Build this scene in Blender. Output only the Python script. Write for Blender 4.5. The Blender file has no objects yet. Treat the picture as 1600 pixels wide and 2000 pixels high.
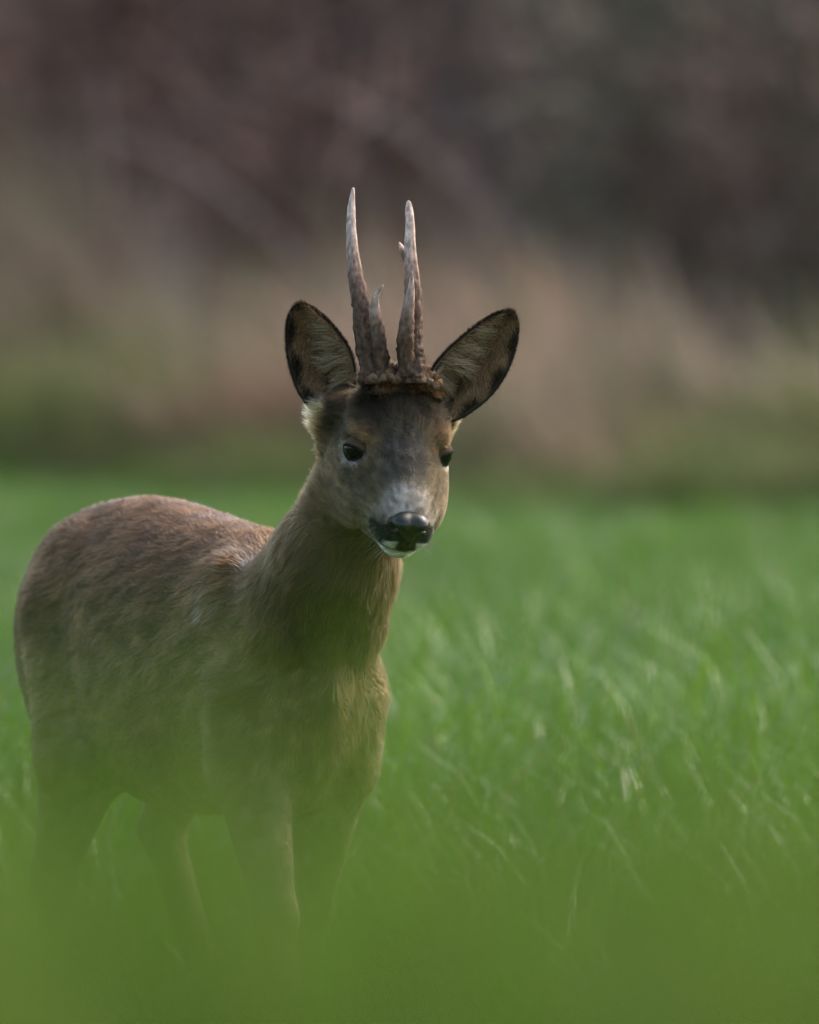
import bpy, math, random
import numpy as np
from mathutils import Vector, Matrix

random.seed(7)
RNG = np.random.default_rng(7)
SC = bpy.context.scene
COL = SC.collection

# ------------------------------------------------------------------ camera, sky, sun, exposure
D = 14.0                       # metres from the lens to the head of the deer
CAM_H = 1.0
FP = 1750.0 * D                # focal length in photo pixels (1600 wide)
PITCH = math.atan(500.0 / FP)
cam_data = bpy.data.cameras.new('camera')
cam = bpy.data.objects.new('camera', cam_data)
COL.objects.link(cam)
cam.location = (0, -D, CAM_H)
cam.rotation_euler = (math.pi / 2 - PITCH, 0, 0)
cam_data.sensor_fit = 'HORIZONTAL'
cam_data.sensor_width = 24.0
cam_data.lens = 24.0 * FP / 1600.0
cam_data.clip_start = 0.05
cam_data.clip_end = 1500
cam_data.dof.use_dof = True
cam_data.dof.focus_distance = D + 0.0
cam_data.dof.aperture_fstop = cam_data.lens / 1000.0 / 0.066
SC.camera = cam

SUN_AZ = math.radians(52)      # clockwise from +Y: behind the deer, to its picture right
SUN_EL = math.radians(47)
world = bpy.data.worlds.new('World')
SC.world = world
world.use_nodes = True
wn = world.node_tree.nodes
sky = wn.new('ShaderNodeTexSky')
sky.sky_type = 'NISHITA'
sky.sun_disc = False
sky.sun_elevation = SUN_EL
sky.sun_rotation = SUN_AZ
sky.air_density = 1.0
sky.dust_density = 4.0
sky.ozone_density = 0.6
wn['Background'].inputs['Strength'].default_value = 0.15
world.node_tree.links.new(sky.outputs[0], wn['Background'].inputs['Color'])

sun_data = bpy.data.lights.new('sun', 'SUN')
sun_data.energy = 0.52
sun_data.angle = math.radians(16)
sun_data.color = (1.0, 0.93, 0.84)
sun = bpy.data.objects.new('sun', sun_data)
COL.objects.link(sun)
sdir = Vector((math.sin(SUN_AZ) * math.cos(SUN_EL), math.cos(SUN_AZ) * math.cos(SUN_EL), math.sin(SUN_EL)))
sun.rotation_euler = sdir.to_track_quat('Z', 'Y').to_euler()
sun.location = (20, 20, 30)

SC.view_settings.view_transform = 'Standard'
SC.view_settings.look = 'None'
SC.view_settings.gamma = 1
SC.view_settings.exposure = 1.4
SC.render.engine = 'CYCLES'
SC.cycles.use_denoising = True
SC.cycles.max_bounces = 8
SC.cycles.diffuse_bounces = 3
SC.cycles.transparent_max_bounces = 8

# ------------------------------------------------------------------ helpers
CAMP = np.array([0, -D, CAM_H])
FWD = np.array([0, math.cos(PITCH), -math.sin(PITCH)])
UPV = np.array([0, math.sin(PITCH), math.cos(PITCH)])


def at(px, py, Y):
    """the point at depth Y that shows at this pixel of the photograph"""
    d = FWD + np.array([1.0, 0, 0]) * ((px - 800) / FP) + UPV * ((1000 - py) / FP)
    return CAMP + d * ((Y - CAMP[1]) / d[1])


def sstep(a, b, x):
    t = np.clip((x - a) / (b - a), 0, 1)
    return t * t * (3 - 2 * t)


def mix(c, target, m):
    m = np.clip(m, 0, 1)[:, None]
    return c * (1 - m) + np.asarray(target) * m


def _hash(i, j, k, seed):
    n = (i * 374761393 + j * 668265263 + k * 2147483647 + seed * 144665) & 0xffffffff
    n = ((n ^ (n >> 13)) * 1274126177) & 0xffffffff
    n = ((n ^ (n >> 16)) * 2246822519) & 0xffffffff
    return ((n ^ (n >> 15)) & 0xffff) / 65535.0


def noise(P, scale, seed=0):
    """smooth value noise in 0..1"""
    q = np.asarray(P) * scale
    i = np.floor(q).astype(np.int64)
    f = q - i
    f = f * f * (3 - 2 * f)
    r = 0
    for dx in (0, 1):
        wx = f[:, 0] if dx else 1 - f[:, 0]
        for dy in (0, 1):
            wy = f[:, 1] if dy else 1 - f[:, 1]
            for dz in (0, 1):
                wz = f[:, 2] if dz else 1 - f[:, 2]
                r = r + wx * wy * wz * _hash(i[:, 0] + dx, i[:, 1] + dy, i[:, 2] + dz, seed)
    return r


def unit(v):
    return v / np.maximum(np.linalg.norm(v, axis=-1, keepdims=True), 1e-9)


def link(o, parent=None):
    COL.objects.link(o)
    if parent is not None:
        o.parent = parent
        if parent.parent is None:               # geometry is written in world coordinates
            o.matrix_parent_inverse = Matrix.Translation(-parent.location)
    return o


def mesh_object(name, verts, quads, mat, parent=None, tint=None, tris=None, smooth=True):
    me = bpy.data.meshes.new(name)
    verts = np.asarray(verts, np.float32)
    nq = 0 if quads is None else len(quads)
    nt = 0 if tris is None else len(tris)
    me.vertices.add(len(verts))
    me.vertices.foreach_set('co', verts.ravel())
    loops = []
    if nq:
        loops.append(np.asarray(quads, np.int32).ravel())
    if nt:
        loops.append(np.asarray(tris, np.int32).ravel())
    loops = np.concatenate(loops)
    me.loops.add(len(loops))
    me.loops.foreach_set('vertex_index', loops)
    me.polygons.add(nq + nt)
    start = np.concatenate([np.arange(nq) * 4, nq * 4 + np.arange(nt) * 3]).astype(np.int32)
    me.polygons.foreach_set('loop_start', start)
    if smooth:
        me.polygons.foreach_set('use_smooth', np.ones(nq + nt, bool))
    me.update(calc_edges=True)
    if tint is not None:
        at_ = me.color_attributes.new('tint', 'FLOAT_COLOR', 'POINT')
        rgba = np.ones((len(verts), 4), np.float32)
        rgba[:, :3] = tint
        at_.data.foreach_set('color', rgba.ravel())
    me.materials.append(mat)
    o = bpy.data.objects.new(name, me)
    link(o, parent)
    return o


def tag(o, label=None, cat=None, group=None, kind=None):
    if label:
        o['label'] = label
    if cat:
        o['category'] = cat
    if group:
        o['group'] = group
    if kind:
        o['kind'] = kind
    return o


def material(name, rough=0.6, spec=0.3, tint=True, color=(0.1, 0.1, 0.1), translucent=0.0, bump=None, var=0.0,
             var_scale=20.0, coat=0.0):
    m = bpy.data.materials.new(name)
    m.use_nodes = True
    nt = m.node_tree
    n, l = nt.nodes, nt.links
    p = n['Principled BSDF']
    p.inputs['Roughness'].default_value = rough
    p.inputs['Specular IOR Level'].default_value = spec
    p.inputs['Coat Weight'].default_value = coat
    p.inputs['Coat Roughness'].default_value = 0.05
    src = None
    if tint:
        a = n.new('ShaderNodeAttribute')
        a.attribute_name = 'tint'
        src = a.outputs['Color']
    else:
        c = n.new('ShaderNodeRGB')
        c.outputs[0].default_value = (*color, 1)
        src = c.outputs[0]
    if var > 0:
        tc = n.new('ShaderNodeTexCoord')
        tx = n.new('ShaderNodeTexNoise')
        tx.inputs['Scale'].default_value = var_scale
        tx.inputs['Detail'].default_value = 6
        l.new(tc.outputs['Object'], tx.inputs['Vector'])
        mr = n.new('ShaderNodeMapRange')
        mr.inputs['From Min'].default_value = 0.25
        mr.inputs['From Max'].default_value = 0.75
        mr.inputs['To Min'].default_value = 1 - var
        mr.inputs['To Max'].default_value = 1 + var
        l.new(tx.outputs['Fac'], mr.inputs['Value'])
        mul = n.new('ShaderNodeVectorMath')
        mul.operation = 'MULTIPLY'
        l.new(src, mul.inputs[0])
        l.new(mr.outputs[0], mul.inputs[1])
        src = mul.outputs[0]
        if bump:
            b = n.new('ShaderNodeBump')
            b.inputs['Strength'].default_value = bump[0]
            b.inputs['Distance'].default_value = bump[1]
            l.new(tx.outputs['Fac'], b.inputs['Height'])
            l.new(b.outputs[0], p.inputs['Normal'])
    l.new(src, p.inputs['Base Color'])
    if translucent > 0:
        t = n.new('ShaderNodeBsdfTranslucent')
        l.new(src, t.inputs['Color'])
        mx = n.new('ShaderNodeMixShader')
        mx.inputs[0].default_value = translucent
        l.new(p.outputs[0], mx.inputs[1])
        l.new(t.outputs[0], mx.inputs[2])
        l.new(mx.outputs[0], n['Material Output'].inputs['Surface'])
    return m


def hair_material(name, rough=0.45, radial=0.5, coat=0.0):
    m = bpy.data.materials.new(name)
    m.use_nodes = True
    n, l = m.node_tree.nodes, m.node_tree.links
    n.remove(n['Principled BSDF'])
    h = n.new('ShaderNodeBsdfHairPrincipled')
    h.parametrization = 'COLOR'
    h.inputs['Roughness'].default_value = rough
    h.inputs['Radial Roughness'].default_value = radial
    h.inputs['Random Roughness'].default_value = 0.3
    h.inputs['IOR'].default_value = 1.38
    a = n.new('ShaderNodeAttribute')
    a.attribute_name = 'tint'
    l.new(a.outputs['Color'], h.inputs['Color'])
    l.new(h.outputs[0], n['Material Output'].inputs['Surface'])
    return m


def ribbons(name, pts, width, side, tint, mat, parent=None):
    """many leaf blades / twigs as one mesh: pts (N,K,3), width (N,K), side (N,3), tint (N,3) or (N,K,3)"""
    N, K, _ = pts.shape
    off = side[:, None, :] * width[:, :, None] * 0.5
    v = np.stack([pts - off, pts + off], axis=2).reshape(-1, 3)
    base = (np.arange(N) * K * 2)[:, None] + (np.arange(K - 1) * 2)[None, :]
    q = np.stack([base, base + 1, base + 3, base + 2], axis=-1).reshape(-1, 4)
    if tint.ndim == 2:
        tint = np.repeat(tint[:, None, :], K, axis=1)
    t = np.repeat(tint[:, :, None, :], 2, axis=2).reshape(-1, 3)
    return mesh_object(name, v, q, mat, parent, t)


def hair(name, pts, radius, tint, mat, parent):
    """hair strands as one curves object: pts (N,K,3), radius (K,), tint (N,3)"""
    N, K, _ = pts.shape
    cu = bpy.data.hair_curves.new(name)
    cu.add_curves([K] * N)
    cu.attributes['position'].data.foreach_set('vector', pts.astype(np.float32).ravel())
    ra = cu.attributes.get('radius') or cu.attributes.new('radius', 'FLOAT', 'POINT')
    ra.data.foreach_set('value', np.tile(np.asarray(radius, np.float32), N))
    ta = cu.attributes.new('tint', 'FLOAT_COLOR', 'CURVE')
    rgba = np.ones((N, 4), np.float32)
    rgba[:, :3] = np.clip(tint, 0.002, 0.95)
    ta.data.foreach_set('color', rgba.ravel())
    cu.materials.append(mat)
    o = bpy.data.objects.new(name, cu)
    link(o, parent)
    return o


# ------------------------------------------------------------------ ground
def terrain(x, y):
    """level field, an earth bank in front of the lens, a slight rise under the wood"""
    bank = 0.571 * np.exp(-((y + 9.8) / 1.9) ** 2) + 0.36 * sstep(-10.6, -14, y)
    wood = 0.5 * sstep(30, 60, y)
    swell = 0.19 * sstep(0.85, 2.8, y) * sstep(21.0, 4.5, y)
    roll = 0.03 * np.sin(x * 0.9 + 1.3) * np.sin(y * 0.35) + 0.02 * np.sin(x * 2.3 + y * 0.9)
    near = sstep(2.0, 5.0, np.abs(y))
    return bank + wood + swell + roll * near


def build_ground():
    xs = np.concatenate([np.linspace(-600, -30, 12)[:-1], np.linspace(-30, 30, 121), np.linspace(30, 600, 12)[1:]])
    ys = np.concatenate([np.linspace(-300, -20, 8)[:-1], np.linspace(-20, 60, 241), np.linspace(60, 900, 16)[1:]])
    X, Y = np.meshgrid(xs, ys, indexing='ij')
    Z = terrain(X, Y) - 0.004
    v = np.stack([X, Y, Z], -1).reshape(-1, 3)
    nx, ny = len(xs), len(ys)
    i = (np.arange(nx - 1)[:, None] * ny + np.arange(ny - 1)[None, :])
    q = np.stack([i, i + ny, i + ny + 1, i + 1], -1).reshape(-1, 4)
    m = material('soil_and_moss', rough=0.9, spec=0.1, tint=False, color=(0.035, 0.06, 0.015), var=0.5, var_scale=3.0)
    o = mesh_object('ground', v, q, m)
    tag(o, kind='structure')


build_ground()


# ------------------------------------------------------------------ grass
def blades(x, y, h, bend, w, K=4, lean=None, z=None):
    n = len(x)
    z = terrain(x, y) if z is None else z
    az = RNG.uniform(0, 2 * math.pi, n) if lean is None else lean
    dirv = np.stack([np.cos(az), np.sin(az), np.zeros(n)], -1)
    t = np.linspace(0, 1, K)
    p = np.zeros((n, K, 3))
    for k, tt in enumerate(t):
        p[:, k] = np.stack([x, y, z], -1) + dirv * (bend * h * tt ** 2)[:, None]
        p[:, k, 2] += h * (tt - 0.45 * bend * tt ** 2.5)
    tw = az + math.pi / 2 + RNG.normal(0, 0.5, n)
    side = np.stack([np.cos(tw), np.sin(tw), np.zeros(n)], -1)
    prof = np.interp(t, [0, 0.3, 0.7, 1], [0.7, 1.0, 0.75, 0.06])
    width = w[:, None] * prof[None, :]
    return p, width, side


GRASS = material('grass_blade', rough=0.27, spec=0.34, translucent=0.35)
SOFT = material('bank_blade', rough=0.6, spec=0.12, translucent=0.4)
DRY = material('dry_stem', rough=0.7, spec=0.2, translucent=0.25)


def green(n, P, seed=3):
    c = np.empty((n, 3))
    k = RNG.uniform(0, 1, n)
    patch = noise(P, 0.9, seed)
    c[:, 0] = 0.088 + 0.050 * k + 0.04 * (patch - 0.5)
    c[:, 1] = 0.190 + 0.070 * k + 0.06 * (patch - 0.5)
    c[:, 2] = 0.013 + 0.009 * k + 0.006 * (1 - patch)
    c *= (0.72 + 0.56 * noise(P, 2.6, seed + 1) * (0.6 + 0.8 * noise(P, 0.7, seed + 2)))[:, None]
    old = RNG.uniform(0, 1, n) < 0.05
    c[old] = np.array([0.20, 0.17, 0.08]) * RNG.uniform(0.7, 1.2, (old.sum(), 1))
    return c


def edge(x):
    """where the meadow ends: the edge runs across the view at a slant"""
    return 30.6 - 2.5 * np.clip(x, -3.2, 3.2)


def meadow():
    parts = []
    # dense in and near the view, thinner out to the sides
    for (x0, x1, y0, y1, dens, wmul) in ((-1.2, 1.2, -6.5, 3.0, 1500, 1.0), (-1.9, 1.9, 3.0, 35.5, 880, 1.15),
                                         (-7, 7, -7.0, 37.0, 110, 1.8)):
        n = int((x1 - x0) * (y1 - y0) * dens)
        x = RNG.uniform(x0, x1, n)
        y = RNG.uniform(y0, y1, n)
        ok = y < edge(x) + 0.8
        if x1 > 5:
            ok &= (np.abs(x) > np.where(y < 3, 1.15, 1.95))
        x, y = x[ok], y[ok]
        n = len(x)
        P = np.stack([x, y, np.zeros(n)], -1)
        tuft = noise(P, 2.2, 11)
        h = (0.17 + 0.16 * tuft) * RNG.uniform(0.65, 1.2, n)
        p, w, s = blades(x, y, h, RNG.uniform(0.2, 1.1, n), RNG.uniform(0.003, 0.0065, n) * wmul,
                         lean=RNG.normal(0.4, 1.5, n))
        parts.append((p, w, s, green(n, P)))
    o = ribbons('meadow_grass', *[np.concatenate([q[i] for q in parts]) for i in range(4)], GRASS)
    tag(o, 'short green meadow grass glinting behind and around the deer', 'grass', kind='stuff')


def bank_grass():
    n = 36000
    x = RNG.uniform(-1.7, 1.7, n)
    y = RNG.uniform(-11.9, -7.6, n)
    P = np.stack([x, y, np.zeros(n)], -1)
    h = 0.20 + 0.17 * RNG.beta(2, 2.6, n) + 0.03 * noise(P, 2.0, 5)
    ok = y < -10.9
    h[ok] *= 0.75
    tall = (RNG.uniform(0, 1, n) < 0.13) & ~ok
    h[tall] += RNG.uniform(0.02, 0.115, tall.sum())
    p, w, s = blades(x, y, h, RNG.uniform(0.05, 0.7, n), RNG.uniform(0.003, 0.006, n))
    c = green(n, P, 9)
    c *= np.array([1.05, 0.90, 1.05])
    o = ribbons('bank_grass', p, w, s, c, SOFT)
    tag(o, 'blurred green grass on the bank right before the lens', 'grass', kind='stuff')


meadow()
bank_grass()


# ------------------------------------------------------------------ far side of the field
def dry_grass():
    parts = []
    # tussocks: each a fan of blades of its own height, lean and tone
    nc, nb = 430, 122
    cx = np.repeat(RNG.uniform(-6, 6, nc), nb)
    ck = np.repeat(RNG.uniform(0, 1, nc), nb)
    n = nc * nb
    cy = edge(cx) + 0.5 + 4.6 * ck
    ch = np.repeat(RNG.uniform(0.45, 1.6, nc), nb) * (0.55 + 0.45 * sstep(0.0, 0.5, ck)) * (1 - 0.17 * np.clip(cx, -1.4, 1.4))
    cl = np.repeat(RNG.normal(2.7, 0.7, nc), nb)
    a_ = RNG.uniform(0, 2 * math.pi, n)
    rr = 0.15 * np.sqrt(RNG.uniform(0, 1, n))
    x, y = cx + rr * np.cos(a_), cy + rr * np.sin(a_)
    P = np.stack([x, y, np.zeros(n)], -1)
    h = ch * RNG.uniform(0.45, 1.12, n)
    out = np.arctan2(np.sin(a_) + 1.2 * np.sin(cl), np.cos(a_) + 1.2 * np.cos(cl))
    p, w, s = blades(x, y, h, RNG.uniform(0.1, 1.0, n), RNG.uniform(0.006, 0.014, n), lean=out)
    ct = np.repeat(RNG.uniform(0.20, 1.35, nc), nb) * RNG.uniform(0.7, 1.25, n)
    cw_ = np.repeat(RNG.uniform(0, 1, nc), nb)[:, None]
    col = (np.array([0.36, 0.235, 0.160]) * cw_ + np.array([0.33, 0.27, 0.19]) * (1 - cw_)) * ct[:, None]
    g = np.repeat(RNG.uniform(0, 1, nc) < 0.10, nb)
    col[g] = np.array([0.11, 0.15, 0.06]) * RNG.uniform(0.7, 1.2, (g.sum(), 1))
    o = ribbons('dry_grass', p, w, s, col, DRY)
    tag(o, 'tall dry tan grass along the far edge of the meadow', 'grass', kind='stuff')
    # rank green growth at its foot
    n = 60000
    x = RNG.uniform(-6, 6, n)
    k = RNG.uniform(0, 1, n)
    y = edge(x) - 0.7 + 3.0 * k
    P = np.stack([x, y, np.zeros(n)], -1)
    h = (0.30 + 0.70 * noise(P, 1.3, 31) ** 1.2) * RNG.uniform(0.6, 1.2, n) * (0.6 + 0.4 * k)
    p, w, s = blades(x, y, h, RNG.uniform(0.2, 1.0, n), RNG.uniform(0.008, 0.016, n))
    tone = RNG.uniform(0.6, 1.2, n)[:, None]
    m = noise(P, 1.5, 33)[:, None]
    col = (np.array([0.135, 0.20, 0.050]) * m + np.array([0.24, 0.235, 0.11]) * (1 - m)) * tone
    o = ribbons('verge_grass', p, w, s, col, SOFT)
    tag(o, 'rank dull green verge grass below the tan grass', 'grass', kind='stuff')


def twig_set(cx, cy, r, h, n, up=0.8, length=(0.3, 0.9), wid=(0.006, 0.016), z0=None):
    """arching twigs through the volume of a shrub"""
    ang = RNG.uniform(0, 2 * math.pi, n)
    rad = r * np.sqrt(RNG.uniform(0, 1, n))
    x = cx + rad * np.cos(ang)
    y = cy + rad * np.sin(ang)
    dome = np.sqrt(np.clip(1 - (rad / r) ** 2 * 0.75, 0, 1))
    z = (terrain(x, y) if z0 is None else z0) + RNG.uniform(0, 1, n) ** 0.8 * h * dome * 0.95
    L = RNG.uniform(*length, n)
    az = ang + RNG.normal(0, 0.9, n)
    el = RNG.normal(up, 0.45, n)
    d0 = np.stack([np.cos(az) * np.cos(el), np.sin(az) * np.cos(el), np.sin(el)], -1)
    K = 4
    p = np.zeros((n, K, 3))
    for k in range(K):
        t = k / (K - 1)
        p[:, k] = np.stack([x, y, z], -1) + d0 * (L * t)[:, None]
        p[:, k, 2] -= 0.35 * L * t * t
    w = RNG.uniform(*wid, n)[:, None] * np.array([1, 0.8, 0.6, 0.25])[None]
    side = unit(np.cross(d0, unit(RNG.normal(0, 1, (n, 3)))))
    return p, w, side


BARK = material('twig_bark', rough=0.75, spec=0.25)
LEAF = material('shrub_leaf', rough=0.55, spec=0.35, translucent=0.2)


def thicket():
    parts = []
    for i in range(150):
        cx = RNG.uniform(-8, 8)
        cy = float(edge(cx)) + RNG.uniform(7.0, 18.0)
        r = RNG.uniform(0.3, 1.0)
        h = RNG.uniform(1.5, 3.8)
        n = int(250 + 380 * r)
        p, w, s = twig_set(cx, cy, r, h, n, wid=(0.008, 0.024))
        base = [(0.130, 0.082, 0.074), (0.12, 0.082, 0.072), (0.145, 0.092, 0.070), (0.10, 0.082, 0.078), (0.10, 0.098, 0.070)][i % 5]
        c = np.array(base)[None] * np.array([1.07, 1.0, 0.88]) * RNG.uniform(0.4, 1.8) * RNG.uniform(0.6, 1.5, (n, 1))
        parts.append((p, w, s, c))
        # a few stout leaning stems in a paler tone
        n = 5
        p, w, s = twig_set(cx, cy, r, h * 0.4, n, up=1.1, length=(1.0, 2.4), wid=(0.025, 0.06))
        parts.append((p, w, s, np.array([0.21, 0.165, 0.155])[None] * RNG.uniform(0.4, 1.3, (n, 1))))
    o = ribbons('thicket', *[np.concatenate([q[i] for q in parts]) for i in range(4)], BARK)
    tag(o, 'dim purple brown thicket of bare twigs closing the view', 'thicket', kind='stuff')


def far_wood():
    """the wood behind the thicket, one mass"""
    n = 34000
    x = RNG.uniform(-26, 26, n)
    y = RNG.uniform(60, 74, n)
    z = terrain(x, y) + RNG.uniform(0, 1, n) ** 0.9 * (12 + 2.5 * np.sin(x * 0.5) + 1.5 * np.sin(x * 1.7))
    L = RNG.uniform(0.5, 1.4, n)
    d = unit(RNG.normal(0, 1, (n, 3)) + np.array([0, 0, 0.4]))
    t = np.linspace(0, 1, 3)
    p = np.stack([x, y, z], -1)[:, None, :] + d[:, None, :] * (L[:, None] * t[None])[:, :, None]
    w = RNG.uniform(0.15, 0.5, n)[:, None] * np.array([0.5, 1, 0.2])[None]
    side = unit(np.cross(d, unit(RNG.normal(0, 1, (n, 3)))))
    c = np.array([0.05, 0.045, 0.042])[None] * RNG.uniform(0.5, 1.5, (n, 1))
    o = ribbons('far_wood', p, w, side, c, BARK)
    tag(o, 'dark far wood rising behind the thicket', 'wood', kind='stuff')


def shrub(name, px, Y, r, h, n, base, label, cat, leaf=None, group=None, up=0.8):
    c0 = at(px, 900, Y)
    root = bpy.data.objects.new(name, None)
    root.location = (c0[0], Y, float(terrain(c0[0], Y)))
    COL.objects.link(root)
    bpy.context.view_layer.update()
    tag(root, label, cat, group)
    p, w, s = twig_set(c0[0], Y, r, h, n, up=up)
    c = np.array(base)[None] * RNG.uniform(0.6, 1.5, (n, 1))
    ribbons('twigs', p, w, s, c, BARK, root)
    # main stems
    k = 9
    p, w, s = twig_set(c0[0], Y, r * 0.4, 0.05, k, up=1.25, length=(h * 0.7, h), wid=(0.02, 0.045))
    ribbons('stem', p, w, s, np.array(base)[None] * np.ones((k, 1)) * 0.8, BARK, root)
    if leaf is not None:
        m = leaf[1]
        p, w, s = twig_set(c0[0], Y, r, h, m, up=0.3, length=(0.04, 0.09), wid=(0.03, 0.06))
        cl = np.array(leaf[0])[None] * RNG.uniform(0.6, 1.4, (m, 1))
        ribbons('foliage', p, w, s, cl, LEAF, root)
    return root


dry_grass()
thicket()
far_wood()
shrub('bare_shrub', 210, 43.0, 1.0, 2.5, 1300, (0.150, 0.096, 0.084), 'purple brown bare shrub filling the upper left behind the tan grass', 'shrub', group='bare shrubs at the wood edge')
shrub('bare_shrub', 980, 39.5, 0.55, 2.0, 500, (0.10, 0.094, 0.088), 'dark grey bare shrub to the right of the antlers', 'shrub', group='bare shrubs at the wood edge')
shrub('bare_shrub', 1370, 36.5, 0.5, 2.2, 520, (0.135, 0.078, 0.062), 'reddish bare shrub with a few pale leaves beside the dark tree trunk', 'shrub',
      leaf=((0.13, 0.15, 0.145), 160), group='bare shrubs at the wood edge', up=1.0)


def tree(px, Y, r, h, label):
    c0 = at(px, 900, Y)
    base = np.array([c0[0], Y, float(terrain(c0[0], Y)) - 0.05])
    root = bpy.data.objects.new('tree', None)
    root.location = base
    COL.objects.link(root)
    tag(root, label, 'tree')
    k = np.linspace(0, 1, 26)
    path = base + np.stack([0.10 * np.sin(k * 4), 0.1 * np.cos(k * 3), k * h], -1)
    rad = r * (1 - 0.75 * k) * (1 + 0.5 * np.exp(-k * 40))
    v, q, t = tube(path, rad, 16, bump=lambda i, a: 1 + 0.12 * np.sin(a * 5 + i * 0.7) + 0.06 * np.sin(a * 9 - i))
    bark = material('tree_bark', rough=0.9, spec=0.15, tint=False, color=(0.035, 0.033, 0.034), var=0.5, var_scale=14, bump=(0.8, 0.02))
    mesh_object('trunk', v, q, bark, root, tris=t)
    for j in range(14):
        f = RNG.uniform(0.16, 0.95)
        p0 = base + np.array([0.10 * math.sin(f * 4), 0.1 * math.cos(f * 3), f * h])
        az = RNG.uniform(0, 2 * math.pi)
        L = RNG.uniform(0.8, 2.0) * (1.2 - f)
        u = np.linspace(0, 1, 10)[:, None]
        pth = p0 + u * L * np.array([math.cos(az), math.sin(az), 0.55]) + u ** 2 * np.array([0, 0, 0.3 * L])
        v, q, t = tube(pth, r * 0.32 * (1 - 0.85 * u[:, 0]), 8)
        mesh_object('limb', v, q, bark, root, tris=t)
    p, w, sd = twig_set(base[0], base[1], 1.6, 1.2, 1500, up=0.6, z0=base[2] + h * 0.55)
    p[..., 2] += RNG.uniform(0, h * 0.4, (len(p), 1))
    ribbons('crown', p, w, sd, np.array([0.06, 0.05, 0.05])[None] * RNG.uniform(0.6, 1.4, (len(p), 1)), BARK, root)


# ------------------------------------------------------------------ the roe deer
TH = math.radians(66)
FB = np.array([math.cos(TH), -math.sin(TH), 0.0])     # forward along the trunk
LB = np.array([math.sin(TH), math.cos(TH), 0.0])      # its left
OB = np.array([-0.154, 0.28, 0.0])                    # ground under the withers

YAW, PIT, ROLL = math.radians(15), math.radians(36), math.radians(4)
_F = np.array([math.sin(YAW) * math.cos(PIT), -math.cos(YAW) * math.cos(PIT), -math.sin(PIT)])
_S = np.array([math.cos(YAW), math.sin(YAW), 0.0])
_U = np.cross(_F, _S)
_cr, _sr = math.cos(ROLL), math.sin(ROLL)
_R = np.array([[_cr, 0, _sr], [0, 1, 0], [-_sr, 0, _cr]])
HF, HS, HU = _R @ _F, _R @ _S, _R @ _U
HO = at(773, 884, 0.012)


def body_pt(a, s, z):
    return OB + FB * a + LB * s + np.array([0, 0, z])


def head_pt(f, s, u):
    return HO + HF * f + HS * s + HU * u


def to_body(P):
    d = P - OB
    return d @ FB, d @ LB, d[:, 2]


def to_head(P):
    d = P - HO
    return d @ HF, d @ HS, d @ HU


def cr_table(xs, ys, n=240):
    """Catmull-Rom through the stations, sampled densely"""
    xs, ys = np.asarray(xs, float), np.asarray(ys, float)
    m = np.gradient(ys, xs)
    t = np.linspace(xs[0], xs[-1], n)
    i = np.clip(np.searchsorted(xs, t) - 1, 0, len(xs) - 2)
    h = xs[i + 1] - xs[i]
    u = (t - xs[i]) / h
    v = ((2 * u ** 3 - 3 * u ** 2 + 1) * ys[i] + (u ** 3 - 2 * u ** 2 + u) * h * m[i]
         + (-2 * u ** 3 + 3 * u ** 2) * ys[i + 1] + (u ** 3 - u ** 2) * h * m[i + 1])
    return t, v


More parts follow.
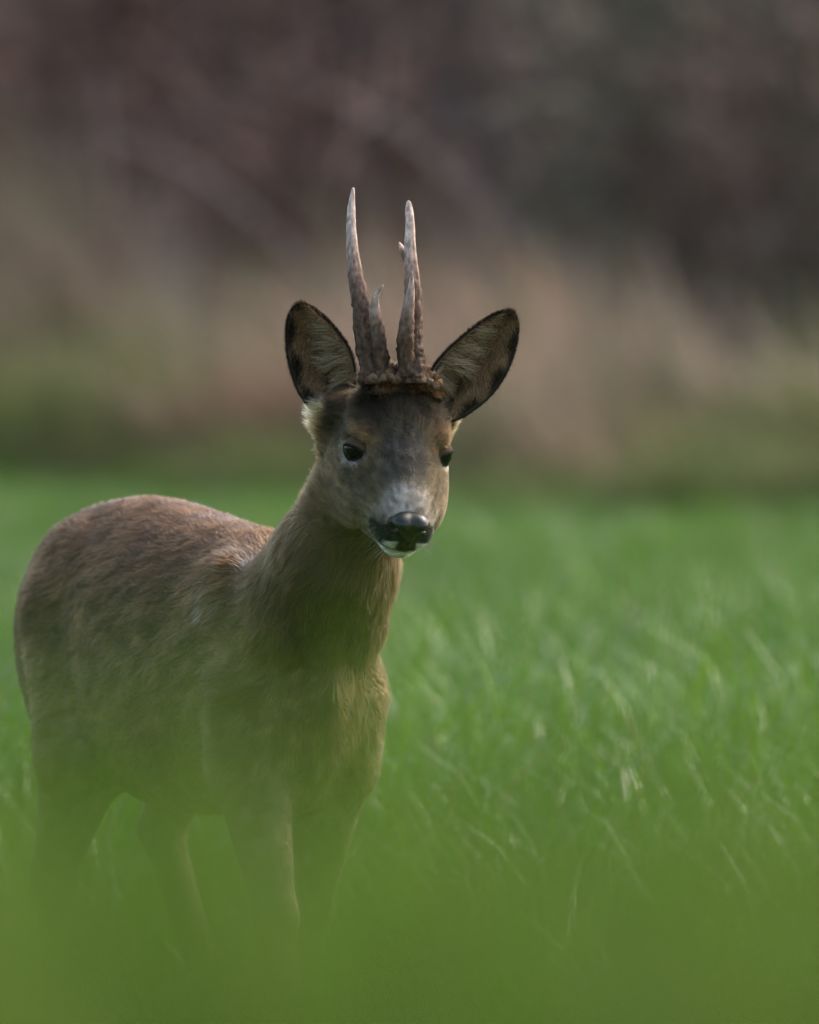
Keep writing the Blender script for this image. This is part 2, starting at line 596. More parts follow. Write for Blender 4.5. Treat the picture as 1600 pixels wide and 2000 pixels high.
class Field:
    def __init__(self, xs, ys, zs):
        self.x, self.y, self.z = [np.asarray(q, np.float32) for q in (xs, ys, zs)]
        self.v = np.full((len(xs), len(ys), len(zs)), 1.0, np.float32)

    def apply(self, fn, lo, hi, k, sub=False):
        m = k + 0.01
        sl = []
        for ax, l, h in ((self.x, lo[0], hi[0]), (self.y, lo[1], hi[1]), (self.z, lo[2], hi[2])):
            sl.append(slice(max(0, np.searchsorted(ax, l - m)), min(len(ax), np.searchsorted(ax, h + m))))
        X = self.x[sl[0]][:, None, None]
        Y = self.y[sl[1]][None, :, None]
        Z = self.z[sl[2]][None, None, :]
        d = fn(X, Y, Z).astype(np.float32)
        v = self.v[tuple(sl)]
        if sub:
            h = np.clip(0.5 - 0.5 * (v + d) / k, 0, 1)
            self.v[tuple(sl)] = v * (1 - h) + (-d) * h + k * h * (1 - h)
        else:
            h = np.clip(0.5 + 0.5 * (d - v) / k, 0, 1)
            self.v[tuple(sl)] = d * (1 - h) + v * h - k * h * (1 - h)

    def cone(self, p, q, r1, r2, k=0.02, sub=False):
        p, q = np.asarray(p), np.asarray(q)
        ab = q - p
        L2 = float(ab @ ab)

        def fn(X, Y, Z):
            x, y, z = X - p[0], Y - p[1], Z - p[2]
            t = np.clip((x * ab[0] + y * ab[1] + z * ab[2]) / L2, 0, 1)
            return np.sqrt((x - t * ab[0]) ** 2 + (y - t * ab[1]) ** 2 + (z - t * ab[2]) ** 2) - (r1 + (r2 - r1) * t)
        r = max(r1, r2)
        self.apply(fn, np.minimum(p, q) - r, np.maximum(p, q) + r, k, sub)

    def chain(self, pts, rs, k=0.02):
        for i in range(len(pts) - 1):
            self.cone(pts[i], pts[i + 1], rs[i], rs[i + 1], k)

    def ellipsoid(self, c, axes, radii, k=0.02, sub=False):
        c = np.asarray(c)
        A = np.asarray(axes)

        def fn(X, Y, Z):
            x, y, z = X - c[0], Y - c[1], Z - c[2]
            q0 = q1 = 0
            for a, r in zip(A, radii):
                d = (x * a[0] + y * a[1] + z * a[2]) / r
                q0 = q0 + d * d
                q1 = q1 + (d / r) ** 2
            q0 = np.sqrt(q0)
            return q0 * (q0 - 1) / np.maximum(np.sqrt(q1), 1e-6)
        r = max(radii)
        self.apply(fn, c - r, c + r, k, sub)

    def mesh(self):
        v = self.v
        s = v < 0
        c8 = [s[i:s.shape[0] - 1 + i, j:s.shape[1] - 1 + j, k:s.shape[2] - 1 + k] for i in (0, 1) for j in (0, 1) for k in (0, 1)]
        anyc = c8[0].copy()
        allc = c8[0].copy()
        for q in c8[1:]:
            anyc |= q
            allc &= q
        act = anyc & ~allc
        I, J, K = np.nonzero(act)
        idx = np.full(act.shape, -1, np.int32)
        idx[I, J, K] = np.arange(len(I))
        acc = np.zeros((len(I), 3))
        cnt = np.zeros(len(I))
        corners = [(i, j, k) for i in (0, 1) for j in (0, 1) for k in (0, 1)]
        val = {c: v[I + c[0], J + c[1], K + c[2]].astype(np.float64) for c in corners}
        pos = {c: np.stack([self.x[I + c[0]], self.y[J + c[1]], self.z[K + c[2]]], -1) for c in corners}
        for a in corners:
            for ax in range(3):
                if a[ax]:
                    continue
                b = list(a)
                b[ax] = 1
                b = tuple(b)
                va, vb = val[a], val[b]
                cr = (va < 0) != (vb < 0)
                t = np.where(cr, va / np.where(cr, va - vb, 1), 0)
                acc += np.where(cr[:, None], pos[a] + (pos[b] - pos[a]) * t[:, None], 0)
                cnt += cr
        V = acc / cnt[:, None]
        quads = []
        for ax in range(3):
            lo = [slice(None)] * 3
            hi = [slice(None)] * 3
            lo[ax], hi[ax] = slice(0, -1), slice(1, None)
            a, b = s[tuple(lo)], s[tuple(hi)]
            e = np.argwhere(a != b)
            o1, o2 = (ax + 1) % 3, (ax + 2) % 3
            ok = (e[:, o1] > 0) & (e[:, o2] > 0) & (e[:, o1] < s.shape[o1] - 1) & (e[:, o2] < s.shape[o2] - 1)
            e = e[ok]
            inside = a[e[:, 0], e[:, 1], e[:, 2]]
            ring = []
            for d1, d2 in ((-1, -1), (0, -1), (0, 0), (-1, 0)):
                f = e.copy()
                f[:, o1] += d1
                f[:, o2] += d2
                ring.append(idx[f[:, 0], f[:, 1], f[:, 2]])
            q = np.stack(ring, -1)
            q[~inside] = q[~inside][:, ::-1]
            quads.append(q)
        return V, np.concatenate(quads)


def axis_grid(lo, hi, flo, fhi, coarse, fine):
    a = np.arange(lo, flo, coarse)
    b = np.arange(flo, fhi, fine)
    c = np.arange(fhi, hi, coarse)
    return np.concatenate([a, b, c])


# head profile: station along the face, top, bottom, half width
HEAD_ST = np.array([
    # F,     top,    bottom,  half width
    [-0.085, 0.006, -0.020, 0.014],
    [-0.075, 0.036, -0.050, 0.040],
    [-0.055, 0.055, -0.070, 0.053],
    [-0.030, 0.063, -0.079, 0.0575],
    [0.000, 0.053, -0.085, 0.0580],
    [0.025, 0.038, -0.087, 0.0560],
    [0.050, 0.0250, -0.082, 0.0500],
    [0.075, 0.0120, -0.074, 0.0410],
    [0.095, 0.0015, -0.064, 0.0320],
    [0.108, -0.009, -0.056, 0.0260],
    [0.118, -0.020, -0.046, 0.0145],
    [0.121, -0.026, -0.038, 0.0050]])
EYE_C = np.array([0.008, 0.0464, 0.008])
EYE_R = 0.0158


def head_loft(X, Y, Z):
    dx, dy, dz = X - HO[0], Y - HO[1], Z - HO[2]
    f = dx * HF[0] + dy * HF[1] + dz * HF[2]
    s = dx * HS[0] + dy * HS[1] + dz * HS[2]
    u = dx * HU[0] + dy * HU[1] + dz * HU[2]
    fc = np.clip(f, HEAD_ST[0, 0], HEAD_ST[-1, 0])
    top, bot, w = [np.interp(fc, *cr_table(HEAD_ST[:, 0], HEAD_ST[:, i])) for i in (1, 2, 3)]
    hz = np.maximum((top - bot) / 2, 0.003)
    w = np.maximum(w, 0.003)
    t = (u - (top + bot) / 2) / hz
    # the jaw is narrower than the skull, the bridge of the nose narrower than the cheeks
    face = np.clip((f + 0.01) / 0.06, 0, 1)
    wt = w * (1 - 0.12 * np.clip(-t, 0, 1) - 0.30 * face * np.clip(t, 0, 1) ** 1.5)
    q = (np.abs(t) ** 2.3 + np.abs(s / wt) ** 2.3) ** (1 / 2.3)
    d = (q - 1) * np.minimum(hz, w)
    return d + np.abs(f - fc)


TRUNK = np.array([
    [0.150, 0.560, 0.470, 0.020],
    [0.130, 0.605, 0.430, 0.048],
    [0.085, 0.645, 0.398, 0.074],
    [0.000, 0.680, 0.375, 0.096],
    [-0.10, 0.691, 0.362, 0.111],
    [-0.20, 0.703, 0.356, 0.120],
    [-0.30, 0.714, 0.362, 0.118],
    [-0.40, 0.716, 0.385, 0.104],
    [-0.48, 0.704, 0.420, 0.093],
    [-0.55, 0.670, 0.450, 0.082],
    [-0.60, 0.635, 0.480, 0.066],
    [-0.63, 0.600, 0.510, 0.040],
    [-0.64, 0.575, 0.535, 0.015]])[::-1]


def trunk_loft(X, Y, Z):
    dx, dy = X - OB[0], Y - OB[1]
    a = dx * FB[0] + dy * FB[1]
    s = dx * LB[0] + dy * LB[1]
    ac = np.clip(a, TRUNK[0, 0], TRUNK[-1, 0])
    top, bot, w = [np.interp(ac, *cr_table(TRUNK[:, 0], TRUNK[:, i])) for i in (1, 2, 3)]
    hz, w = np.maximum((top - bot) / 2, 0.01), np.maximum(w, 0.01)
    t = (Z - (top + bot) / 2) / hz
    wt = w * (1 - 0.14 * np.clip(t, 0, 1) ** 2)
    q = (np.abs(t) ** 2.15 + np.abs(s / wt) ** 2.15) ** (1 / 2.15)
    return (q - 1) * np.minimum(hz, w) + np.abs(a - ac)


LEGS = {
    # (a, s, z) joints and radii: shoulder/hip ... down to the pastern
    'fore_r': ([(0.070, -0.052, 0.50), (0.070, -0.060, 0.420), (0.125, -0.052, 0.255), (0.155, -0.052, 0.100), (0.180, -0.052, 0.045)],
               [0.055, 0.045, 0.0215, 0.0150, 0.0150]),
    'fore_l': ([(0.070, 0.047, 0.50), (0.040, 0.057, 0.425), (-0.020, 0.052, 0.250), (-0.060, 0.052, 0.095), (-0.045, 0.052, 0.040)],
               [0.055, 0.046, 0.0215, 0.0150, 0.0150]),
    'hind_r': ([(-0.45, -0.055, 0.58), (-0.385, -0.074, 0.425), (-0.490, -0.070, 0.275), (-0.460, -0.068, 0.095), (-0.430, -0.068, 0.040)],
               [0.068, 0.054, 0.0230, 0.0155, 0.0155]),
    'hind_l': ([(-0.47, 0.060, 0.60), (-0.420, 0.084, 0.440), (-0.515, 0.078, 0.325), (-0.335, 0.074, 0.105), (-0.295, 0.074, 0.045)],
               [0.075, 0.056, 0.0230, 0.0155, 0.0155]),
}
NECK = ([(0.050, 0.0, 0.525), (0.115, 0.0, 0.605), (0.170, 0.002, 0.660), (0.218, 0.006, 0.720), (0.252, 0.010, 0.775)],
        [0.081, 0.075, 0.062, 0.046, 0.041])


def build_body():
    hl = HO - 0.13
    hh = HO + 0.11
    xs = axis_grid(-0.55, 0.12, hl[0] + 0.035, hh[0] - 0.02, 0.0052, 0.0019)
    ys = axis_grid(-0.22, 1.02, hl[1], hh[1] - 0.005, 0.0060, 0.0019)
    zs = axis_grid(-0.02, 0.93, HO[2] - 0.145, HO[2] + 0.085, 0.0056, 0.0019)
    F = Field(xs, ys, zs)
    F.apply(trunk_loft, (-0.55, -0.2, 0.3), (0.12, 1.02, 0.76), 0.01)
    AX = (FB, LB, (0, 0, 1))
    for sgn in (-1, 1):
        # haunch, shoulder blade
        F.ellipsoid(body_pt(-0.460, sgn * 0.055, 0.540), AX, (0.115, 0.042, 0.140), 0.04)
        F.ellipsoid(body_pt(0.010, sgn * 0.061, 0.545), AX, (0.070, 0.030, 0.110), 0.04)
        F.ellipsoid(body_pt(0.055, sgn * 0.055, 0.480), AX, (0.055, 0.030, 0.070), 0.035)
    for pts, rs in LEGS.values():
        F.chain([body_pt(*p) for p in pts], rs, 0.022)
    F.chain([body_pt(*p) for p in NECK[0]], NECK[1], 0.03)
    # breast ridge and tail stump
    F.cone(body_pt(0.125, 0.0, 0.52), body_pt(0.075, 0.0, 0.40), 0.030, 0.028, 0.03)
    F.cone(body_pt(-0.635, 0, 0.60), body_pt(-0.655, 0, 0.555), 0.020, 0.012, 0.02)
    # head
    F.apply(head_loft, HO - 0.125, HO + 0.125, 0.022)
    HA = (HF, HS, HU)
    for g in (-1, 1):
        F.ellipsoid(head_pt(-0.006, g * 0.0455, 0.0265), HA, (0.023, 0.0115, 0.0090), 0.012)      # brow
        F.ellipsoid(head_pt(0.010, g * 0.0430, -0.048), HA, (0.050, 0.0190, 0.034), 0.022)       # cheek
        F.ellipsoid(head_pt(0.088, g * 0.0170, -0.034), HA, (0.026, 0.0150, 0.0185), 0.010)     # upper lip
        F.cone(head_pt(0.012, g * 0.046, -0.006), head_pt(0.045, g * 0.034, -0.014), 0.008, 0.006, 0.012)
        F.cone(head_pt(-0.045, g * 0.020, 0.045), head_pt(-0.048, g * 0.021, 0.071), 0.0165, 0.0150, 0.010)  # pedicle
        F.cone(head_pt(-0.062, g * 0.036, 0.012), head_pt(-0.080, g * 0.048, 0.012), 0.019, 0.013, 0.014)    # ear root
        F.cone(head_pt(-0.064, g * 0.060, 0.006), head_pt(-0.068, g * 0.048, -0.040), 0.017, 0.018, 0.014)  # fringe under the ear
    F.ellipsoid(head_pt(0.087, 0, -0.060), HA, (0.022, 0.0200, 0.0120), 0.008)                  # chin
    F.cone(head_pt(0.05, 0, -0.062), head_pt(-0.03, 0, -0.062), 0.018, 0.028, 0.02)
    for g in (-1, 1):
        F.ellipsoid(head_pt(EYE_C[0], g * EYE_C[1], EYE_C[2]), HA, (EYE_R + .0008,) * 3, 0.004, sub=True)
        F.cone(head_pt(0.116, g * 0.004, -0.0490), head_pt(0.074, g * 0.040, -0.0490), 0.0022, 0.0022, 0.004, sub=True)  # mouth
        F.cone(head_pt(0.032, g * 0.0445, -0.004), head_pt(0.048, g * 0.0385, -0.010), 0.002, 0.002, 0.004, sub=True)    # tear pit
    return F.mesh()


def vert_normals(V, Q):
    n = np.cross(V[Q[:, 2]] - V[Q[:, 0]], V[Q[:, 3]] - V[Q[:, 1]])
    out = np.zeros_like(V)
    for i in range(4):
        np.add.at(out, Q[:, i], n)
    return unit(out)


def blob(dx, dy, dz, rx, ry, rz):
    return np.exp(-((dx / rx) ** 2 + (dy / ry) ** 2 + (dz / rz) ** 2))


def head_weight(P):
    f, s, u = to_head(P)
    f = f + 0.035 * sstep(-0.005, 0.015, u)
    return sstep(-0.088, -0.060, f) * sstep(-0.112, -0.096, u + 0.30 * np.clip(-f, 0, 1)) * sstep(0.10, 0.08, np.abs(s))


def pelt(P):
    """winter coat colours of the roe buck at points P"""
    a, s, z = to_body(P)
    f, sh, u = to_head(P)
    ah = np.abs(sh)
    n1 = noise(P, 24, 1)
    n2 = noise(P, 70, 2)
    n3 = noise(P, 9, 4)
    c = np.tile(np.array([0.135, 0.094, 0.056]), (len(P), 1))
    c = mix(c, (0.20, 0.150, 0.088), sstep(0.58, 0.48, z))                                # paler coat low on the flank, lifted further to offset shade there
    c = mix(c, (0.19, 0.145, 0.080), sstep(0.02, 0.10, a) * sstep(0.62, 0.55, z))         # breast, colour lightened against the shade on the lower chest
    c = mix(c, (0.108, 0.060, 0.037), sstep(0.52, 0.66, z) * sstep(0.12, 0.03, a))       # warmer back coat, darkened further to offset strong light from above
    c = mix(c, (0.125, 0.085, 0.052), sstep(-0.38, -0.50, a) * 0.5)                       # haunch
    c = mix(c, (0.22, 0.175, 0.125), sstep(0.46, 0.38, z) * sstep(-0.45, -0.3, a) * 0.6)  # belly
    c = mix(c, (0.145, 0.100, 0.060), sstep(0.38, 0.25, z) * 0.8)                          # legs
    c = mix(c, (0.60, 0.55, 0.46), blob(a + 0.665, s, z - 0.56, 0.05, 0.07, 0.09))         # rump patch
    c = mix(c, (0.50, 0.44, 0.42), 0.9 * blob(a - 0.035, s + 0.085, z - 0.640, 0.022, 0.06, 0.034) * sstep(0.3, 0.5, noise(P, 45, 9)))
    c = mix(c, (0.45, 0.40, 0.38), 0.7 * blob(a - 0.015, s + 0.095, z - 0.598, 0.012, 0.03, 0.012) * sstep(0.35, 0.55, noise(P, 50, 10)))
    st = noise(np.stack([a * 0.35 + z * 0.12, s, z - a * 0.25], -1), 95, 61)
    c *= (0.45 + 1.1 * st)[:, None]
    c *= (0.66 + 0.56 * n1)[:, None] * (0.80 + 0.3 * n3)[:, None] * (0.75 + 0.7 * noise(P, 120, 6))[:, None]
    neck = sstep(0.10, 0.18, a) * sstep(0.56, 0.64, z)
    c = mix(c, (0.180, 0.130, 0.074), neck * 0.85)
    c = mix(c, (0.085, 0.065, 0.042), neck * sstep(0.45, 0.75, noise(P, 30, 8)) * 0.6)
    c = mix(c, (0.40, 0.36, 0.30), blob(f + 0.035, sh + 0.045, u + 0.105, 0.03, 0.016, 0.022) * 0.7)  # throat spot
    # ---- head
    h = np.tile(np.array([0.130, 0.100, 0.062]), (len(P), 1))
    h = mix(h, (0.215, 0.155, 0.085), sstep(0.0, -0.05, u) * 0.5)
    dark = sstep(0.022, -0.002, f) * sstep(0.022, 0.036, u) * sstep(0.058, 0.042, ah)
    h = mix(h, (0.045, 0.033, 0.021), dark * (0.60 + 0.6 * n2))
    crest = np.exp(-((f + 0.034) / 0.008) ** 2) * sstep(0.035, 0.045, u) * sstep(0.040, 0.030, ah)
    h = mix(h, (0.34, 0.20, 0.10), crest * 0.9 * sstep(0.3, 0.55, n2))
    bridge = sstep(-0.004, 0.022, f) * sstep(0.034, 0.016, ah) * sstep(-0.016, 0.008, u + 0.25 * (f - 0.03))
    h = mix(h, (0.082, 0.076, 0.072), bridge * (0.7 + 0.4 * n2))
    h = mix(h, (0.060, 0.055, 0.052), blob(f - 0.048, sh, u - 0.024, 0.022, 0.014, 0.02) * 0.75)
    pale = sstep(0.058, 0.086, f) * sstep(0.036, 0.018, ah) * sstep(-0.030, -0.006, u)
    h = mix(h, (0.40, 0.345, 0.29), pale * 0.9)
    h = mix(h, (0.24, 0.20, 0.15), sstep(0.040, 0.075, f) * sstep(-0.005, -0.02, u) * 0.5)
    # eye surround
    de = np.sqrt((f - EYE_C[0]) ** 2 + (ah - EYE_C[1]) ** 2 + (u - EYE_C[2]) ** 2)
    h = mix(h, (0.215, 0.145, 0.080), sstep(0.038, 0.022, de) * sstep(0.012, 0.024, u) * 0.85)
    h = mix(h, (0.36, 0.33, 0.31), sstep(0.027, 0.020, de) * sstep(0.010, 0.0, u))
    h = mix(h, (0.36, 0.34, 0.33), blob(f - 0.024, ah - 0.040, u - 0.008, 0.006, 0.008, 0.008) * 0.7)
    h = mix(h, (0.040, 0.032, 0.026), blob(f - 0.042, ah - 0.038, u + 0.006, 0.013, 0.012, 0.006) * 0.6)
    h = mix(h, (0.05, 0.04, 0.03), blob(f + 0.026, ah - 0.055, u - 0.008, 0.010, 0.02, 0.018) * 0.6)
    h = mix(h, (0.030, 0.022, 0.018), sstep(0.0185, 0.0160, de))
    # black muzzle, white lips and chin
    band = sstep(0.085, 0.091, f + 0.12 * ah) * sstep(-0.0015, -0.0055, u + 0.65 * ah) * sstep(-0.0510, -0.0460, u)
    h = mix(h, (0.010, 0.010, 0.010), band)
    h = mix(h, (0.92, 0.90, 0.84), 1.2 * sstep(0.092, 0.100, f) * sstep(0.0095, 0.013, ah) * sstep(0.0245, 0.021, ah) * sstep(-0.0345, -0.0375, u + 0.25 * (ah - 0.018)))
    h = mix(h, (0.03, 0.028, 0.02), np.exp(-((u + 0.0490) / 0.0022) ** 2) * sstep(0.07, 0.085, f))
    chin = sstep(-0.0505, -0.0540, u) * sstep(0.076, 0.088, f) * sstep(0.0250, 0.0205, ah)
    h = mix(h, (0.95, 0.94, 0.90), chin)
    # cream behind the cheek, under the ears
    h = mix(h, (0.85, 0.68, 0.42), sstep(-0.052, -0.064, f) * sstep(-0.05, -0.01, u) * sstep(0.040, 0.054, ah) * sstep(0.020, 0.006, u) * 0.95)
    h = mix(h, (0.050, 0.036, 0.022), sstep(-0.034, -0.050, f) * sstep(0.010, 0.022, u) * sstep(0.022, 0.040, ah) * 0.75)
    n4 = noise(P, 210, 6)
    hs = noise(np.stack([f * 0.35, sh, u], -1), 260, 62)
    h *= ((0.60 + 0.30 * n2 + 0.50 * n4) * (0.45 + 1.1 * hs))[:, None]
    w = head_weight(P)[:, None]
    return c * (1 - w) + h * w


def fur_flow(P, N):
    """lie and length of the coat at points P"""
    a, s, z = to_body(P)
    f, sh, u = to_head(P)
    wh = head_weight(P)
    down = np.array([0, 0, -1.0])
    trunk = unit(-FB + down * 0.45)
    neckd = unit(np.array(body_pt(*NECK[0][1])) - np.array(body_pt(*NECK[0][4])))
    d = np.tile(trunk, (len(P), 1))
    wn_ = (sstep(0.06, 0.16, a) * sstep(0.45, 0.60, z))[:, None]
    d = d * (1 - wn_) + (neckd + down * 0.3)[None] * wn_
    wl = sstep(0.44, 0.36, z)[:, None]
    d = d * (1 - wl) + down[None] * wl
    face = -HF[None] + 0.45 * HS[None] * np.sign(sh)[:, None] * sstep(0.0, 0.03, np.abs(sh))[:, None] - 0.15 * HU[None]
    cw = (np.exp(-((f + 0.034) / 0.009) ** 2) * sstep(0.035, 0.048, u) * sstep(0.050, 0.040, np.abs(sh)))[:, None]
    face = face * (1 - cw) + (HU * 0.9 + HF * 0.5)[None] * cw
    d = d * (1 - wh[:, None]) + face * wh[:, None]
    L = 0.0145 + 0.005 * sstep(0.55, 0.65, z)
    L = L + 0.006 * wn_[:, 0]
    L = L * (1 - 0.55 * wl[:, 0])
    Lh = 0.0050 + 0.0075 * sstep(0.03, -0.05, f)
    Lh = np.where(f > 0.08, 0.0034, Lh)
    fore = sstep(0.0, -0.03, f) * sstep(0.03, 0.045, u)
    Lh = Lh + 0.004 * fore
    Lh = Lh + 0.004 * cw[:, 0] + 0.007 * sstep(-0.045, -0.06, u) * sstep(0.05, 0.02, f)
    L = L * (1 - wh) + Lh * wh
    swirl = np.stack([noise(P, 34, 41), noise(P, 34, 42), noise(P, 34, 43)], -1) - 0.5
    fine = np.stack([noise(P, 130, 44), noise(P, 130, 45), noise(P, 130, 46)], -1) - 0.5
    d = unit(d) + swirl * (0.95 + 1.2 * fore * wh)[:, None] + fine * (0.7 + 1.4 * fore * wh)[:, None]
    d = d - N * np.sum(d * N, -1, keepdims=True)
    lift = np.radians(14 + 30 * cw[:, 0] * wh + 8 * wh * (f < 0.03) + 20 * fore * wh)
    d = unit(d)
    return d * np.cos(lift)[:, None] + N * np.sin(lift)[:, None], L, wh


def scatter(V, Q, Nv, n, weight=None):
    A = np.linalg.norm(np.cross(V[Q[:, 2]] - V[Q[:, 0]], V[Q[:, 3]] - V[Q[:, 1]]), axis=1) * 0.5
    if weight is not None:
        A = A * weight
    f = np.searchsorted(np.cumsum(A) / A.sum(), RNG.uniform(0, 1, n))
    f = np.clip(f, 0, len(Q) - 1)
    u, v = RNG.uniform(0, 1, (n, 1)), RNG.uniform(0, 1, (n, 1))
    q = Q[f]
    P = (V[q[:, 0]] * (1 - u) + V[q[:, 1]] * u) * (1 - v) + (V[q[:, 3]] * (1 - u) + V[q[:, 2]] * u) * v
    N = unit(Nv[q[:, 0]] + Nv[q[:, 1]] + Nv[q[:, 2]] + Nv[q[:, 3]])
    return P, N


def strands(P, dirs, N, L, K=4, curl=0.35):
    t = np.linspace(0, 1, K)
    tang = unit(dirs - N * np.sum(dirs * N, -1, keepdims=True))
    p = np.zeros((len(P), K, 3))
    for k, tt in enumerate(t):
        p[:, k] = P - N * 0.0006 + dirs * (L * tt)[:, None] + (tang - N * 0.25) * (curl * L * tt * tt * 0.4)[:, None]
    return p


SKIN = material('deer_skin', rough=0.85, spec=0.1)
FUR = hair_material('deer_fur')
HORN = material('antler_bone', rough=0.65, spec=0.18, var=0.25, var_scale=260, bump=(0.5, 0.0015))
WET = material('wet_nose', rough=0.30, spec=0.4, tint=False, color=(0.007, 0.007, 0.008), var=0.3, var_scale=700, bump=(0.35, 0.0008))
EYEM = material('eye_surface', rough=0.06, spec=0.16, tint=False, color=(0.005, 0.004, 0.004), coat=0.1)
LID = material('eyelid_skin', rough=0.7, spec=0.1)
HOOF = material('hoof_horn', rough=0.45, spec=0.4, tint=False, color=(0.02, 0.018, 0.016), var=0.2, var_scale=90)

deer = bpy.data.objects.new('roe_deer', None)
deer.location = OB
COL.objects.link(deer)
bpy.context.view_layer.update()
tag(deer, 'roe deer buck with short antlers standing in green grass, head turned towards the viewer', 'deer')


V, Q = build_body()
Nv = vert_normals(V, Q)
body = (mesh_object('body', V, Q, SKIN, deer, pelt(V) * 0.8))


def build_fur():
    fc = V[Q].mean(1)
    hw = head_weight(fc)
    f, s, u = to_head(fc)
    a, sb, z = to_body(fc)
    w = 1 + 3.0 * hw + 3 * hw * (f > 0.03) + 1.0 * sstep(0.10, 0.18, a) * (z > 0.55)
    w = w * np.where(z < 0.25, 0.45, 1.0)
    P, N = scatter(V, Q, Nv, 330000, w)
    f, s, u = to_head(P)
    de = np.sqrt((f - EYE_C[0]) ** 2 + (np.abs(s) - EYE_C[1]) ** 2 + (u - EYE_C[2]) ** 2)
    nose = ((f - 0.113) / 0.014) ** 2 + (s / 0.0205) ** 2 + ((u + 0.0165) / 0.0165) ** 2
    ped = (np.sqrt((f + 0.047) ** 2 + (np.abs(s) - 0.0205) ** 2) < 0.014) & (u > 0.058)
    keep = (de > 0.0178) & (nose > 1) & ~ped
    P, N = P[keep], N[keep]
    d, L, wh = fur_flow(P, N)
    L = L * RNG.uniform(0.65, 1.15, len(P)) * (0.8 + 0.4 * noise(P, 60, 51))
    # long pale fringe behind the cheeks
    f, s, u = to_head(P)
    fr = sstep(-0.052, -0.066, f) * sstep(0.036, 0.048, np.abs(s)) * sstep(-0.05, -0.02, u) * wh
    L = L * (1 + 0.9 * fr * (u < 0.012)) * np.where((u > 0.012) & (f < -0.045) & (np.abs(s) > 0.032) & (wh > 0.5), 0.45, 1)
    d = unit(d + N * fr[:, None] * 0.5)
    p = strands(P, d, N, L)
    p[:, 1:] += RNG.normal(0, 1, (len(P), 3, 3)) * (L * 0.035)[:, None, None] * np.array([0.5, 1, 1.5])[None, :, None]
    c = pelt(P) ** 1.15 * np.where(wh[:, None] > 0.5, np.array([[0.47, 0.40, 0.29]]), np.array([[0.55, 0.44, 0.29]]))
    c *= RNG.uniform(0.45, 1.55, (len(P), 1))
    hair('fur', p, [0.00030, 0.00028, 0.00020, 0.00006], c, FUR, deer)


build_fur()


def build_nose():
    g = 0.0009
    lo, hi = np.array([0.075, -0.034, -0.058]), np.array([0.140, 0.034, 0.014])
    F = Field(*[np.arange(lo[i], hi[i], g) for i in range(3)])
    E3 = np.eye(3)
    F.ellipsoid((0.1075, 0, -0.0160), E3, (0.0155, 0.0190, 0.0145), 0.004)
    for q in (-1, 1):
        F.ellipsoid((0.1130, q * 0.0105, -0.0100), E3, (0.0125, 0.0115, 0.0090), 0.006)
        F.cone((0.1110, q * 0.0175, -0.0215), (0.106, q * 0.0215, -0.0145), 0.0055, 0.0050, 0.004)
    F.cone((0.1160, 0, -0.0210), (0.1130, 0, -0.0370), 0.0085, 0.0075, 0.007)
    for q in (-1, 1):
        F.cone((0.1270, q * 0.0085, -0.0200), (0.1170, q * 0.0185, -0.0165), 0.0030, 0.0042, 0.003, sub=True)
        F.cone((0.1170, q * 0.0185, -0.0165), (0.1050, q * 0.0265, -0.0215), 0.0036, 0.0016, 0.003, sub=True)
    F.cone((0.1300, 0, -0.020), (0.1230, 0, -0.040), 0.0016, 0.0014, 0.003, sub=True)
    v, q = F.mesh()
    v = v * np.array([1, 0.92, 0.95]) + np.array([0, 0, -0.0015])
    w = HO + v[:, :1] * HF + v[:, 1:2] * HS + v[:, 2:3] * HU
    (mesh_object('nose', w, q, WET, deer))


build_nose()


def sphere(center, axes, radii, nu=40, nv=24):
    th = np.linspace(0, 2 * math.pi, nu, endpoint=False)
    ph = np.linspace(-math.pi / 2 + 1e-3, math.pi / 2 - 1e-3, nv)
    T, H = np.meshgrid(th, ph, indexing='ij')
    loc = np.stack([np.cos(T) * np.cos(H) * radii[0], np.sin(T) * np.cos(H) * radii[1], np.sin(H) * radii[2]], -1).reshape(-1, 3)
    v = np.asarray(center) + loc @ np.asarray(axes)
    i = np.arange(nu)[:, None] * nv + np.arange(nv - 1)[None]
    j = ((np.arange(nu) + 1) % nu)[:, None] * nv + np.arange(nv - 1)[None]
    q = np.stack([i, j, j + 1, i + 1], -1).reshape(-1, 4)
    return v, q


